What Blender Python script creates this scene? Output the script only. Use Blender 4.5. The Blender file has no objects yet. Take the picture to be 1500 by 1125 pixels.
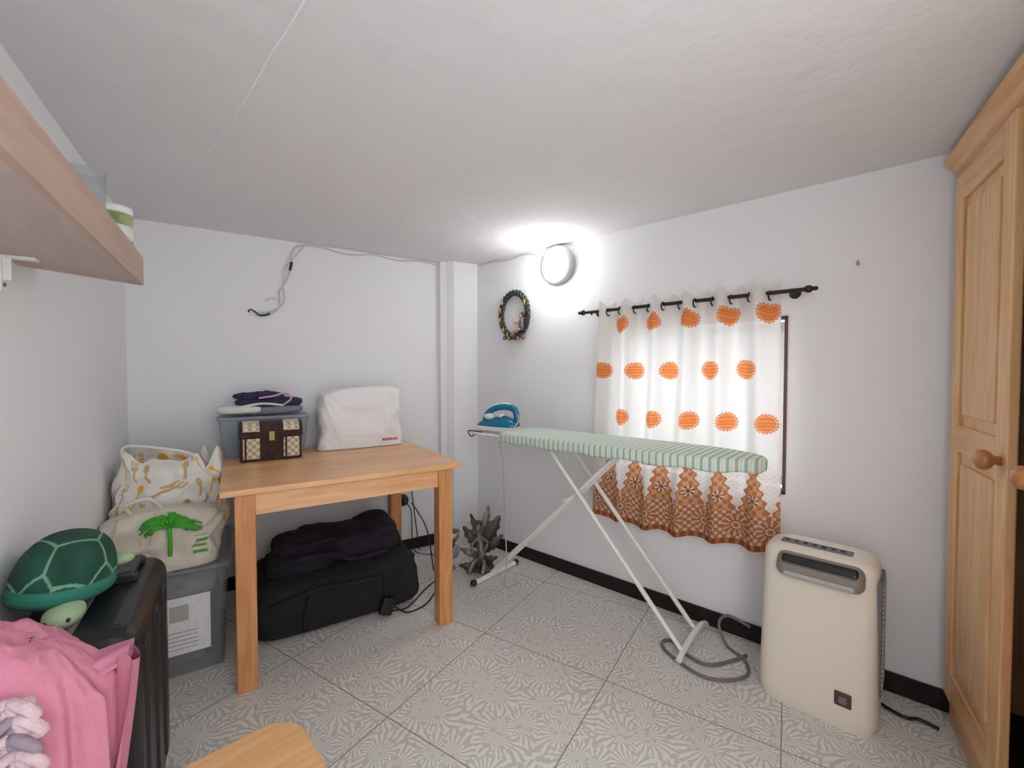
import bpy, bmesh, math, random
from math import sin, cos, pi, atan2, sqrt
from mathutils import Vector, Matrix, noise
random.seed(3)
sc = bpy.context.scene
try:
    sc.view_settings.view_transform = 'Standard'
except Exception:
    pass

# ---------------------------------------------------------------- frames
def frame(ox, oy, dx, dy, z=0):
    return Matrix.Translation((ox, oy, z)) @ Matrix.Rotation(atan2(dy, dx), 4, 'Z')
BW = frame(-1.90, 2.14, .841, .541)      # x along back wall from left corner, y into wall (room = -y)
RW = frame(-.242, 3.07, .752, -.659)     # x along right wall from far corner, room = -y
WD = frame(1.505, 1.47, -.545, -.838)    # wardrobe front: x toward viewer, +y into body
ID = Matrix.Identity(4)
CEIL = 1.96

# ---------------------------------------------------------------- mesh builder
def sp(x, e):
    return math.copysign(abs(x) ** e, x)

def catmull(pts, n=8, closed=False):
    P = [Vector(p) for p in pts]
    out = []
    N = len(P)
    rng = N if closed else N - 1
    for i in range(rng):
        if closed:
            p0, p1, p2, p3 = P[(i-1) % N], P[i], P[(i+1) % N], P[(i+2) % N]
        else:
            p0, p1, p2, p3 = P[max(i-1, 0)], P[i], P[i+1], P[min(i+2, N-1)]
        for k in range(n):
            t = k / n
            out.append(0.5*((2*p1) + (p2-p0)*t + (2*p0-5*p1+4*p2-p3)*t*t + (3*p1-p0-3*p2+p3)*t**3))
    if not closed:
        out.append(P[-1])
    return out

class Obj:
    def __init__(s, name, M=ID, keep=False):
        s.name, s.M, s.keep = name, M, keep
        s.V, s.F, s.MI, s.SM, s.C, s.mats = [], [], [], [], [], []
    def add(s, verts, faces, mat, smooth=False, cols=None, X=None):
        if mat not in s.mats:
            s.mats.append(mat)
        mi = s.mats.index(mat)
        o = len(s.V)
        for v in verts:
            v = Vector(v)
            s.V.append(X @ v if X is not None else v)
        s.C.extend(cols if cols else [(1, 1, 1)] * len(verts))
        for f in faces:
            s.F.append([i + o for i in f]); s.MI.append(mi); s.SM.append(smooth)
    def add_bm(s, bm, mat, smooth=False, X=None):
        bm.verts.index_update()
        s.add([v.co.copy() for v in bm.verts], [[v.index for v in f.verts] for f in bm.faces], mat, smooth, None, X)
        bm.free()
    def box(s, lo, hi, mat, bev=0, seg=2, X=None, smooth=False):
        bm = bmesh.new()
        bmesh.ops.create_cube(bm, size=1)
        c = (Vector(lo) + Vector(hi)) / 2
        d = Vector(hi) - Vector(lo)
        for v in bm.verts:
            v.co = Vector((v.co.x*d.x, v.co.y*d.y, v.co.z*d.z))
        if bev > 0:
            bmesh.ops.bevel(bm, geom=list(bm.edges), offset=min(bev, min(abs(a) for a in d)*.49), segments=seg, profile=.5, affect='EDGES')
        T = Matrix.Translation(c)
        if X is not None:
            T = T @ X
        s.add_bm(bm, mat, smooth, T)
    def cyl(s, p0, p1, r0, mat, r1=None, seg=20, smooth=True):
        r1 = r0 if r1 is None else r1
        p0, p1 = Vector(p0), Vector(p1)
        d = (p1-p0).normalized()
        q = d.to_track_quat('Z', 'Y').to_matrix()
        V = []
        for p, r in ((p0, r0), (p1, r1)):
            for i in range(seg):
                a = 2*pi*i/seg
                V.append(p + q @ Vector((r*cos(a), r*sin(a), 0)))
        F = [[i, (i+1) % seg, seg+(i+1) % seg, seg+i] for i in range(seg)]
        s.add(V, F, mat, smooth)
        s.add(V, [list(range(seg))[::-1], list(range(seg, 2*seg))], mat, False)
    def grid(s, f, nu, nv, mat, cu=False, cv=False, col=None, smooth=True, X=None):
        V, C = [], []
        mu = nu if cu else nu+1
        mv = nv if cv else nv+1
        for j in range(mv):
            for i in range(mu):
                u, v = i/nu, j/nv
                V.append(f(u, v))
                if col:
                    C.append(col(u, v))
        F = []
        for j in range(nv):
            for i in range(nu):
                a = j*mu+i; b = j*mu+(i+1) % mu
                j2 = (j+1) % mv
                F.append([a, b, j2*mu+(i+1) % mu, j2*mu+i])
        s.add(V, F, mat, smooth, C or None, X)
    def blob(s, c, rad, mat, e=1.0, ez=1.0, amp=0, freq=6, nu=48, nv=28, X=None, col=None, seed=0, flat=None):
        c = Vector(c)
        def f(u, v):
            a = 2*pi*u; b = -pi/2+pi*v
            p = Vector((sp(cos(a), e)*sp(cos(b), ez)*rad[0], sp(sin(a), e)*sp(cos(b), ez)*rad[1], sp(sin(b), ez)*rad[2]))
            if amp:
                q = p*freq + Vector((seed, seed*1.7, 3))
                n = noise.noise(q)*.65 + (1-abs(noise.noise(q*1.9))*3)*.3
                if p.length > 1e-6:
                    p = p + p.normalized()*n*amp
            if flat is not None and p.z < flat:
                p.z = flat
            return c+p if X is None else c + X @ p
        s.grid(f, nu, nv, mat, cu=True, col=col)
    def tube(s, pts, r, mat, closed=False, n=8, seg=8, smoothpath=True):
        P = catmull(pts, n, closed) if smoothpath else [Vector(p) for p in pts]
        N = len(P)
        V = []
        prev = None
        for i, p in enumerate(P):
            if closed:
                t = P[(i+1) % N]-P[i-1]
            else:
                t = P[min(i+1, N-1)]-P[max(i-1, 0)]
            if t.length < 1e-9:
                t = Vector((0, 0, 1))
            t.normalize()
            if prev is None:
                x = t.orthogonal().normalized()
            else:
                x = (prev - t*prev.dot(t))
                x = x.normalized() if x.length > 1e-6 else t.orthogonal().normalized()
            prev = x
            y = t.cross(x)
            rr = r(i/(N-1)) if callable(r) else r
            for k in range(seg):
                a = 2*pi*k/seg
                V.append(p + x*cos(a)*rr + y*sin(a)*rr)
        F = []
        for i in range(N if closed else N-1):
            for k in range(seg):
                j = (i+1) % N
                F.append([i*seg+k, i*seg+(k+1) % seg, j*seg+(k+1) % seg, j*seg+k])
        if not closed:
            F.append(list(range(seg))[::-1]); F.append([(N-1)*seg+k for k in range(seg)])
        s.add(V, F, mat, True)
    def lathe(s, c, prof, mat, seg=36, X=None):
        c = Vector(c)
        V = []
        for r, z in prof:
            for i in range(seg):
                a = 2*pi*i/seg
                p = Vector((r*cos(a), r*sin(a), z))
                V.append(c + (X @ p if X is not None else p))
        F = []
        for j in range(len(prof)-1):
            for i in range(seg):
                F.append([j*seg+i, j*seg+(i+1) % seg, (j+1)*seg+(i+1) % seg, (j+1)*seg+i])
        s.add(V, F, mat, True)
    def prism(s, poly, z0, z1, mat, X=None, smooth=False, cap=True):
        n = len(poly)
        V = [(x, y, z0) for x, y in poly]+[(x, y, z1) for x, y in poly]
        F = [[i, (i+1) % n, n+(i+1) % n, n+i] for i in range(n)]
        s.add(V, F, mat, smooth, None, X)
        if cap:
            s.add(V, [list(range(n))[::-1], list(range(n, 2*n))], mat, False, None, X)
    def finish(s):
        me = bpy.data.meshes.new(s.name)
        if s.keep:
            c = Vector((0, 0, 0))
        else:
            xs = [v.x for v in s.V]; ys = [v.y for v in s.V]; zs = [v.z for v in s.V]
            c = Vector(((min(xs)+max(xs))/2, (min(ys)+max(ys))/2, min(zs)))
        me.from_pydata([tuple(v-c) for v in s.V], [], s.F)
        for m in s.mats:
            me.materials.append(m)
        me.polygons.foreach_set("material_index", s.MI)
        me.polygons.foreach_set("use_smooth", s.SM)
        at = me.color_attributes.new("Col", 'FLOAT_COLOR', 'POINT')
        flat = []
        for q in s.C:
            flat.extend((q[0], q[1], q[2], 1))
        at.data.foreach_set("color", flat)
        me.update()
        ob = bpy.data.objects.new(s.name, me)
        sc.collection.objects.link(ob)
        ob.matrix_world = s.M @ Matrix.Translation(c)
        return ob

# ---------------------------------------------------------------- materials
def nt(name):
    m = bpy.data.materials.new(name); m.use_nodes = True
    t = m.node_tree
    return m, t, t.nodes['Principled BSDF']
def mat(name, col, rough=.6, metal=0, bump=0, bscale=60, var=0, vscale=6, attr=False, spec=.5, trans=0, emit=0, stretch=(1, 1, 1), coat=0, bdist=.01):
    m, t, b = nt(name)
    L = t.links.new
    b.inputs['Roughness'].default_value = rough
    b.inputs['Metallic'].default_value = metal
    b.inputs['Specular IOR Level'].default_value = spec
    b.inputs['Transmission Weight'].default_value = trans
    b.inputs['Coat Weight'].default_value = coat
    c = (*col, 1)
    b.inputs['Base Color'].default_value = c
    tc = t.nodes.new('ShaderNodeTexCoord')
    mp = t.nodes.new('ShaderNodeMapping'); mp.inputs['Scale'].default_value = stretch
    L(tc.outputs['Object'], mp.inputs['Vector'])
    if attr:
        a = t.nodes.new('ShaderNodeAttribute'); a.attribute_name = 'Col'
        L(a.outputs['Color'], b.inputs['Base Color'])
    elif var:
        n = t.nodes.new('ShaderNodeTexNoise'); n.inputs['Scale'].default_value = vscale
        n.inputs['Detail'].default_value = 5
        L(mp.outputs[0], n.inputs['Vector'])
        r = t.nodes.new('ShaderNodeValToRGB')
        r.color_ramp.elements[0].position = .3; r.color_ramp.elements[1].position = .7
        r.color_ramp.elements[0].color = (*[max(0, x*(1-var)) for x in col], 1)
        r.color_ramp.elements[1].color = (*[min(1, x*(1+var)) for x in col], 1)
        L(n.outputs['Fac'], r.inputs['Fac']); L(r.outputs['Color'], b.inputs['Base Color'])
    if bump:
        n = t.nodes.new('ShaderNodeTexNoise'); n.inputs['Scale'].default_value = bscale
        n.inputs['Detail'].default_value = 6
        L(mp.outputs[0], n.inputs['Vector'])
        bp = t.nodes.new('ShaderNodeBump'); bp.inputs['Strength'].default_value = bump; bp.inputs['Distance'].default_value = bdist
        L(n.outputs['Fac'], bp.inputs['Height']); L(bp.outputs[0], b.inputs['Normal'])
    if emit:
        b.inputs['Emission Color'].default_value = c
        b.inputs['Emission Strength'].default_value = emit
    return m
def wood(name, c1, c2, axis, rough=.4, scale=1.0, plank=0):
    m, t, b = nt(name)
    L = t.links.new
    tc = t.nodes.new('ShaderNodeTexCoord')
    mp = t.nodes.new('ShaderNodeMapping')
    s = [9*scale]*3; s['xyz'.index(axis)] = .8*scale
    mp.inputs['Scale'].default_value = s
    L(tc.outputs['Object'], mp.inputs['Vector'])
    n = t.nodes.new('ShaderNodeTexNoise'); n.inputs['Scale'].default_value = 1.6; n.inputs['Detail'].default_value = 3; n.inputs['Distortion'].default_value = .6
    L(mp.outputs[0], n.inputs['Vector'])
    mu = t.nodes.new('ShaderNodeMath'); mu.operation = 'MULTIPLY'; mu.inputs[1].default_value = 9
    L(n.outputs['Fac'], mu.inputs[0])
    fr = t.nodes.new('ShaderNodeMath'); fr.operation = 'PINGPONG'; fr.inputs[1].default_value = 1
    L(mu.outputs[0], fr.inputs[0])
    n2 = t.nodes.new('ShaderNodeTexNoise'); n2.inputs['Scale'].default_value = 12; n2.inputs['Detail'].default_value = 4
    L(mp.outputs[0], n2.inputs['Vector'])
    ad = t.nodes.new('ShaderNodeMath'); ad.operation = 'MULTIPLY_ADD'; ad.inputs[1].default_value = .45
    L(fr.outputs[0], ad.inputs[0])
    m2 = t.nodes.new('ShaderNodeMath'); m2.operation = 'MULTIPLY'; m2.inputs[1].default_value = .55
    L(n2.outputs['Fac'], m2.inputs[0]); L(m2.outputs[0], ad.inputs[2])
    last = ad
    if plank:
        sx = t.nodes.new('ShaderNodeSeparateXYZ'); L(tc.outputs['Object'], sx.inputs[0])
        dv = t.nodes.new('ShaderNodeMath'); dv.operation = 'DIVIDE'; dv.inputs[1].default_value = plank
        L(sx.outputs['Y' if axis == 'x' else 'X'], dv.inputs[0])
        fl = t.nodes.new('ShaderNodeMath'); fl.operation = 'FLOOR'; L(dv.outputs[0], fl.inputs[0])
        wn = t.nodes.new('ShaderNodeTexWhiteNoise'); wn.noise_dimensions = '1D'; L(fl.outputs[0], wn.inputs['W'])
        a2 = t.nodes.new('ShaderNodeMath'); a2.operation = 'MULTIPLY_ADD'; a2.inputs[1].default_value = .35
        L(wn.outputs['Value'], a2.inputs[0]); L(ad.outputs[0], a2.inputs[2]); last = a2
    r = t.nodes.new('ShaderNodeValToRGB')
    r.color_ramp.elements[0].position = .15; r.color_ramp.elements[1].position = .95
    r.color_ramp.elements[0].color = (*c1, 1); r.color_ramp.elements[1].color = (*c2, 1)
    L(last.outputs[0], r.inputs['Fac']); L(r.outputs['Color'], b.inputs['Base Color'])
    b.inputs['Roughness'].default_value = rough
    return m

WALL = mat('painted_plaster', (.83, .84, .86), .85, bump=.3, bscale=24, bdist=.003)
CEILM = mat('ceiling_plaster', (.78, .775, .79), .9, bump=.6, bscale=9, bdist=.010, var=.025, vscale=1.2)
CRACK = mat('crack_filler', (.90, .90, .92), .9)
BASE = mat('dark_baseboard', (.020, .011, .014), .6, var=.3, vscale=20, spec=.25)
WHITE = mat('white_plastic', (.85, .85, .84), .35)
LRING = mat('lamp_ring', (.46, .44, .48), .5)
WMETAL = mat('white_enamel', (.84, .83, .80), .3)
CREAM = mat('cream_plastic', (.80, .735, .64), .4)
TAUPE = mat('taupe_plastic', (.25, .215, .19), .4)
GREY = mat('grey_plastic', (.15, .155, .165), .5)
LGREY = mat('light_grey_plastic', (.45, .44, .42), .5)
BLACK = mat('black_plastic', (.010, .011, .013), .35)
BLACKF = mat('black_fabric', (.009, .008, .012), .9, bump=.5, bscale=90, var=.4, vscale=9)
PURPF = mat('dark_purple_fabric', (.014, .009, .019), .9, bump=.5, bscale=90, var=.4, vscale=9)
DBROWN = mat('dark_brown_metal', (.03, .018, .016), .4, metal=.3)
BRFRAME = mat('brown_window_wood', (.09, .04, .03), .5)
LAMP = mat('lamp_diffuser', (1, .98, .97), .3, emit=3.5)
TOP = wood('pine_table_x', (.66, .31, .125), (.86, .52, .26), 'x', .33, plank=.07)
TLEG = wood('pine_table_z', (.54, .22, .075), (.76, .38, .15), 'z', .4)
WARD = wood('pine_wardrobe_z', (.64, .35, .15), (.84, .54, .28), 'z', .4)
WARDX = wood('pine_wardrobe_x', (.62, .33, .14), (.82, .51, .26), 'x', .4)
KNOB = wood('knob_wood', (.40, .15, .05), (.55, .24, .09), 'z', .3)
SHELF = wood('oak_laminate', (.46, .31, .235), (.58, .42, .33), 'y', .5)
SHELFU = wood('oak_laminate_under', (.48, .39, .36), (.56, .46, .43), 'y', .5)
STOOL = wood('stool_wood', (.64, .34, .14), (.78, .48, .22), 'x', .35)
ATTR = mat('printed_cloth', (1, 1, 1), .9, attr=True, bump=.15, bscale=200)
DARKIN = mat('dark_interior', (.03, .018, .012), .8)
MAGENTA = mat('magenta_cloth', (.75, .02, .12), .9, bump=.4, bscale=20)
PINK = mat('pink_cloth', (.66, .25, .355), .95, bump=.3, bscale=120, var=.08, vscale=8)
YARN = mat('chunky_yarn', (.74, .56, .62), .95, bump=.5, bscale=200, var=.15, vscale=30)
GYARN = mat('grey_yarn', (.35, .30, .36), .95, bump=.5, bscale=200)
NAVY = mat('navy_cloth', (.03, .032, .085), .95, bump=.4, bscale=60)
GCLOTH = mat('grey_cloth', (.22, .22, .25), .95, bump=.4, bscale=60)
WCLOTH = mat('white_cloth', (.74, .73, .70), .9, bump=.4, bscale=60)
PCLOTH = mat('pink_trim_cloth', (.7, .35, .5), .9)
COVER = mat('white_vinyl_cover', (.84, .85, .86), .5, bump=.3, bscale=14)
TURQ = mat('turtle_teal_plush', (.02, .17, .12), .95, bump=.3, bscale=250)
MINT = mat('turtle_mint_plush', (.36, .50, .30), .95, bump=.3, bscale=250)
BLUEI = mat('iron_blue', (.0, .17, .32), .2)
STEEL = mat('steel', (.6, .6, .6), .3, metal=1)
GLAZE_G = mat('wreath_green', (.02, .055, .03), .35, var=.4, vscale=30)
GLAZE_Y = mat('wreath_yellow', (.45, .30, .07), .4)
GLAZE_B = mat('wreath_brown', (.06, .03, .025), .4, var=.4, vscale=30)
GLAZE_P = mat('figurine_purple', (.17, .11, .20), .4, var=.4, vscale=40)
SKIN = mat('figurine_skin', (.50, .30, .20), .5)
PEWT = mat('bronze_leaf', (.065, .052, .045), .45, metal=.2, var=.6, vscale=25)
PEWT2 = mat('bronze_light', (.20, .165, .14), .4, metal=.3, var=.4, vscale=25)
CABLEG = mat('grey_cable', (.17, .16, .16), .5)
CABLEW = mat('white_cable', (.60, .59, .57), .5)
PAPER = mat('paper_label', (.78, .78, .78), .8, var=.06, vscale=40)
GREENJ = mat('green_jar', (.30, .38, .14), .3, var=.5, vscale=20)
RED = mat('red_print', (.6, .03, .05), .6)

def clear(name, tint, alpha):
    m, t, b = nt(name)
    b.inputs['Base Color'].default_value = (*tint, 1)
    b.inputs['Roughness'].default_value = .25
    tr = t.nodes.new('ShaderNodeBsdfTransparent'); tr.inputs['Color'].default_value = (.93, .95, .96, 1)
    mx = t.nodes.new('ShaderNodeMixShader'); mx.inputs['Fac'].default_value = alpha
    t.links.new(tr.outputs[0], mx.inputs[1]); t.links.new(b.outputs[0], mx.inputs[2])
    t.links.new(mx.outputs[0], t.nodes['Material Output'].inputs['Surface'])
    return m
BIN = clear('clear_bin_plastic', (.42, .43, .45), .28)
BIN2 = clear('clear_blue_bin_plastic', (.50, .57, .66), .4)
GLASS = clear('thin_glass', (.8, .85, .85), .12)
GLASSJ = clear('glass_ware', (.55, .58, .58), .35)

# curtain fabric
CURT, t, b = nt('curtain_fabric')
L = t.links.new
a = t.nodes.new('ShaderNodeAttribute'); a.attribute_name = 'Col'
df = t.nodes.new('ShaderNodeBsdfDiffuse'); tl = t.nodes.new('ShaderNodeBsdfTranslucent'); tp = t.nodes.new('ShaderNodeBsdfTransparent')
L(a.outputs['Color'], df.inputs['Color']); L(a.outputs['Color'], tl.inputs['Color']); L(a.outputs['Color'], tp.inputs['Color'])
m1 = t.nodes.new('ShaderNodeMixShader'); m1.inputs[0].default_value = .30
m2 = t.nodes.new('ShaderNodeMixShader'); m2.inputs[0].default_value = .07
L(df.outputs[0], m1.inputs[1]); L(tl.outputs[0], m1.inputs[2]); L(m1.outputs[0], m2.inputs[1]); L(tp.outputs[0], m2.inputs[2])
L(m2.outputs[0], t.nodes['Material Output'].inputs['Surface'])

# striped ironing cover
STRIPE, t, b = nt('striped_cotton')
L = t.links.new
tc = t.nodes.new('ShaderNodeTexCoord'); sx = t.nodes.new('ShaderNodeSeparateXYZ'); L(tc.outputs['Object'], sx.inputs[0])
d1 = t.nodes.new('ShaderNodeMath'); d1.operation = 'DIVIDE'; d1.inputs[1].default_value = .028; L(sx.outputs['X'], d1.inputs[0])
f1 = t.nodes.new('ShaderNodeMath'); f1.operation = 'FRACT'; L(d1.outputs[0], f1.inputs[0])
r = t.nodes.new('ShaderNodeValToRGB'); r.color_ramp.interpolation = 'CONSTANT'
e = r.color_ramp.elements; e[0].color = (.36, .50, .39, 1); e[1].position = .36; e[1].color = (.72, .79, .72, 1)
x = e.new(.60); x.color = (.54, .64, .55, 1); x = e.new(.68); x.color = (.73, .80, .74, 1)
L(f1.outputs[0], r.inputs['Fac']); L(r.outputs['Color'], b.inputs['Base Color']); b.inputs['Roughness'].default_value = .9

# plaid for the chest
PLAID, t, b = nt('plaid_cloth')
L = t.links.new
tc = t.nodes.new('ShaderNodeTexCoord'); ck = t.nodes.new('ShaderNodeTexChecker'); ck.inputs['Scale'].default_value = 60
ck.inputs['Color1'].default_value = (.72, .65, .50, 1); ck.inputs['Color2'].default_value = (.45, .36, .23, 1)
L(tc.outputs['Object'], ck.inputs['Vector']); L(ck.outputs['Color'], b.inputs['Base Color']); b.inputs['Roughness'].default_value = .9
WICK = mat('brown_wicker', (.045, .017, .012), .5, bump=1, bscale=150, var=.5, vscale=80)

# floor tile
FLOOR, t, b = nt('starburst_floor_tile')
L = t.links.new
def math_(op, a, bb=None, c=None):
    n = t.nodes.new('ShaderNodeMath'); n.operation = op
    for i, v in enumerate((a, bb, c)):
        if v is None: continue
        if isinstance(v, (int, float)): n.inputs[i].default_value = v
        else: L(v, n.inputs[i])
    return n.outputs[0]
tc = t.nodes.new('ShaderNodeTexCoord')
sc_ = t.nodes.new('ShaderNodeVectorMath'); sc_.operation = 'SCALE'; sc_.inputs['Scale'].default_value = 8.0
L(tc.outputs['Object'], sc_.inputs[0])
vo = t.nodes.new('ShaderNodeTexVoronoi'); vo.voronoi_dimensions = '2D'; vo.inputs['Scale'].default_value = 1.0
L(sc_.outputs[0], vo.inputs['Vector'])
su = t.nodes.new('ShaderNodeVectorMath'); su.operation = 'SUBTRACT'
L(sc_.outputs[0], su.inputs[0]); L(vo.outputs['Position'], su.inputs[1])
sx = t.nodes.new('ShaderNodeSeparateXYZ'); L(su.outputs[0], sx.inputs[0])
ang = math_('ARCTAN2', sx.outputs['Y'], sx.outputs['X'])
nz = t.nodes.new('ShaderNodeTexNoise'); nz.inputs['Scale'].default_value = 1.4; nz.inputs['Detail'].default_value = 1; L(sc_.outputs[0], nz.inputs['Vector'])
ang2 = math_('MULTIPLY_ADD', ang, 21.0, math_('MULTIPLY', nz.outputs['Fac'], 14.0))
sn = math_('SINE', ang2)
nz2 = t.nodes.new('ShaderNodeTexNoise'); nz2.inputs['Scale'].default_value = 6; nz2.inputs['Detail'].default_value = 1; L(sc_.outputs[0], nz2.inputs['Vector'])
br = math_('GREATER_THAN', nz2.outputs['Fac'], .40)
st = math_('MULTIPLY', math_('GREATER_THAN', sn, -.20), br)
so = t.nodes.new('ShaderNodeSeparateXYZ'); L(tc.outputs['Object'], so.inputs[0])
def gl(o):
    p = math_('PINGPONG', math_('DIVIDE', o, .58), .5)
    return math_('LESS_THAN', p, .0035)
gr = math_('MAXIMUM', gl(so.outputs['X']), gl(so.outputs['Y']))
mixa = t.nodes.new('ShaderNodeMix'); mixa.data_type = 'RGBA'
mixa.inputs['A'].default_value = (.59, .57, .535, 1); mixa.inputs['B'].default_value = (.80, .79, .76, 1)
L(st, mixa.inputs['Factor'])
mixb = t.nodes.new('ShaderNodeMix'); mixb.data_type = 'RGBA'
mixb.inputs['B'].default_value = (.24, .23, .22, 1)
L(gr, mixb.inputs['Factor']); L(mixa.outputs['Result'], mixb.inputs['A']); L(mixb.outputs['Result'], b.inputs['Base Color'])
b.inputs['Roughness'].default_value = .33
bp = t.nodes.new('ShaderNodeBump'); bp.inputs['Strength'].default_value = .10; bp.inputs['Distance'].default_value = .002
L(st, bp.inputs['Height']); L(bp.outputs[0], b.inputs['Normal'])

# ---------------------------------------------------------------- room shell
def wpt(Mx, x, y):
    p = Mx @ Vector((x, y, 0)); return (p.x, p.y)
LW_END, RW_END = 3.6, 3.6
back_end = 1.646   # where the boxed column starts
FM = frame(-.124, 1.969, .845, -.535)
def slab(name, z0, z1, m, keep, M=ID):
    o = Obj(name, M, keep)
    inv = M.inverted()
    P = [inv @ Vector((x, y, 0)) for x, y in (wpt(BW, -.12, -LW_END), wpt(BW, -.12, .12), wpt(BW, back_end+.35, .12), wpt(RW, -.05, .14), wpt(RW, RW_END, .14))]
    o.prism([(p.x, p.y) for p in P], z0, z1, m)
    return o
slab('floor', -.1, 0, FLOOR, True, FM).finish()
o = slab('ceiling', CEIL, CEIL+.1, CEILM, False)
o.tube([(-.405, .886, CEIL+.0005), (-.50, .983, CEIL+.0005), (-.591, 1.070, CEIL+.0007), (-.68, 1.164, CEIL+.0005), (-.77, 1.2535, CEIL+.0009)], .0024, CRACK)
o.tube([(-.77, 1.2535, CEIL+.0009), (-.88, 1.36, CEIL+.0011), (-1.02, 1.49, CEIL+.0013), (-1.185, 1.636, CEIL+.0015)], .0022, CRACK)
o.finish()
o = Obj('wall_left', BW); o.box((-.12, -LW_END, 0), (0, .12, CEIL), WALL); o.finish()
o = Obj('wall_back', BW); o.box((0, 0, 0), (back_end+.36, .12, CEIL), WALL); o.finish()
inv = BW.inverted()
cc = inv @ Vector((-.242, 3.07, 0))
o = Obj('wall_column', BW)
o.prism([(back_end, .02), (back_end, -.045), (back_end+.035, -.06), (back_end+.075, -.10), (cc.x+.04, cc.y-.0), (cc.x+.1, .05)], 0, CEIL, WALL)
o.finish()
WS0, WS1, WZ0, WZ1 = 1.06, 1.872, .68, 1.44
o = Obj('wall_right', RW)
o.box((-.1, 0, 0), (WS0, .14, CEIL), WALL)
o.box((WS1, 0, 0), (RW_END, .14, CEIL), WALL)
o.box((WS0, 0, 0), (WS1, .14, WZ0), WALL)
o.box((WS0, 0, WZ1), (WS1, .14, CEIL), WALL)
o.finish()
o = Obj('window_1', RW)
fw = .012
for lo, hi in (((WS0, -.006, WZ0), (WS0+fw, .05, WZ1)), ((WS1-fw, -.006, WZ0), (WS1, .05, WZ1)), ((WS0, -.006, WZ0), (WS1, .05, WZ0+fw)), ((WS0, -.006, WZ1-fw), (WS1, .05, WZ1))):
    o.box(lo, hi, BRFRAME)
x0, x1, z0, z1 = WS0+fw, WS1-fw, WZ0+fw, WZ1-fw
xm = (x0+x1)/2
for a0, a1, y in ((x0, xm+.02, .085), (xm-.02, x1, .115)):
    o.box((a0, y, z0), (a0+.04, y+.025, z1), WHITE, .004); o.box((a1-.04, y, z0), (a1, y+.025, z1), WHITE, .004)
    o.box((a0, y, z0), (a1, y+.025, z0+.045), WHITE, .004); o.box((a0, y, z1-.045), (a1, y+.025, z1), WHITE, .004)
    o.box((a0+.03, y+.01, z0+.03), (a1-.03, y+.013, z1-.03), GLASS)
o.finish()
o = Obj('baseboard_right', RW); o.box((.05, -.012, 0), (RW_END, 0, .075), BASE, .003); o.finish()
o = Obj('baseboard_back', BW); o.box((0, -.012, 0), (back_end, 0, .075), BASE, .003); o.finish()
o = Obj('baseboard_left', BW); o.box((0, -LW_END, 0), (.012, -.012, .075), BASE, .003); o.finish()

# ---------------------------------------------------------------- wardrobe
o = Obj('pine_wardrobe', WD)
H = 1.915; Wd = 1.16; Dp = .37
o.box((0, .03, .0), (.022, Dp, H), WARD)
o.box((Wd-.022, .03, 0), (Wd, Dp, H), WARD)
o.box((0, Dp-.015, 0), (Wd, Dp, H), DARKIN)
o.box((.022, .05, .08), (Wd-.022, Dp-.015, .10), DARKIN)
o.box((.022, .05, H-.04), (Wd-.022, Dp-.015, H-.02), WARDX)
o.box((0, .005, 0), (Wd, .03, .10), WARDX, .004)
o.box((0, .005, H-.09), (Wd, .03, H-.01), WARDX, .004)
cp = [(.0, 0), (-.016, .012), (-.022, .03), (-.042, .045), (-.042, .06), (.0, .06)]
X = Matrix(((0, 0, 1, 0), (1, 0, 0, 0), (0, 1, 0, 0), (0, 0, 0, 1)))
o.prism([(y+.005, z+H-.05) for y, z in cp], -.025, Wd+.035, WARDX, X=X)
o.box((-.02, .0, H-.01), (Wd+.03, Dp, H+.012), WARDX, .004)
def door(x0, x1):
    z0, z1 = .11, H-.07
    st = .07
    o.box((x0, -.016, z0), (x0+st, .006, z1), WARD, .004); o.box((x1-st, -.016, z0), (x1, .006, z1), WARD, .004)
    for a, b2 in ((z0, z0+.10), (.945, 1.03), (z1-.09, z1)):
        o.box((x0+st, -.015, a), (x1-st, .005, b2), WARDX, .004)
    for a, b2 in ((z0+.10, .945), (1.03, z1-.09)):
        o.box((x0+st-.005, -.004, a-.005), (x1-st+.005, .002, b2+.005), WARD)
        o.box((x0+st+.03, -.013, a+.035), (x1-st-.03, -.002, b2-.035), WARD, .009, 2)
door(.02, .485)
door(.655, 1.14)
kx = Matrix.Rotation(pi/2, 4, 'X')
for kxp, kz in ((.452, .975), (.685, .975)):
    o.lathe((kxp, -.015, kz), [(.0, 0), (.012, 0), (.011, .012), (.022, .02), (.027, .03), (.024, .042), (.012, .05), (0, .051)], KNOB, 24, kx)
o.blob((.56, .075, .52), (.085, .05, .15), MAGENTA, e=.6, ez=.6, amp=.02, freq=12)
o.blob((.57, .16, 1.25), (.07, .1, .42), BLACKF, e=.6, ez=.6, amp=.02, freq=12)
o.box((.46, .30, .101), (.70, .35, 1.8), DARKIN)
o.tube([(.03, .2, 1.75), (1.12, .2, 1.75)], .012, STEEL)
o.finish()

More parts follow.
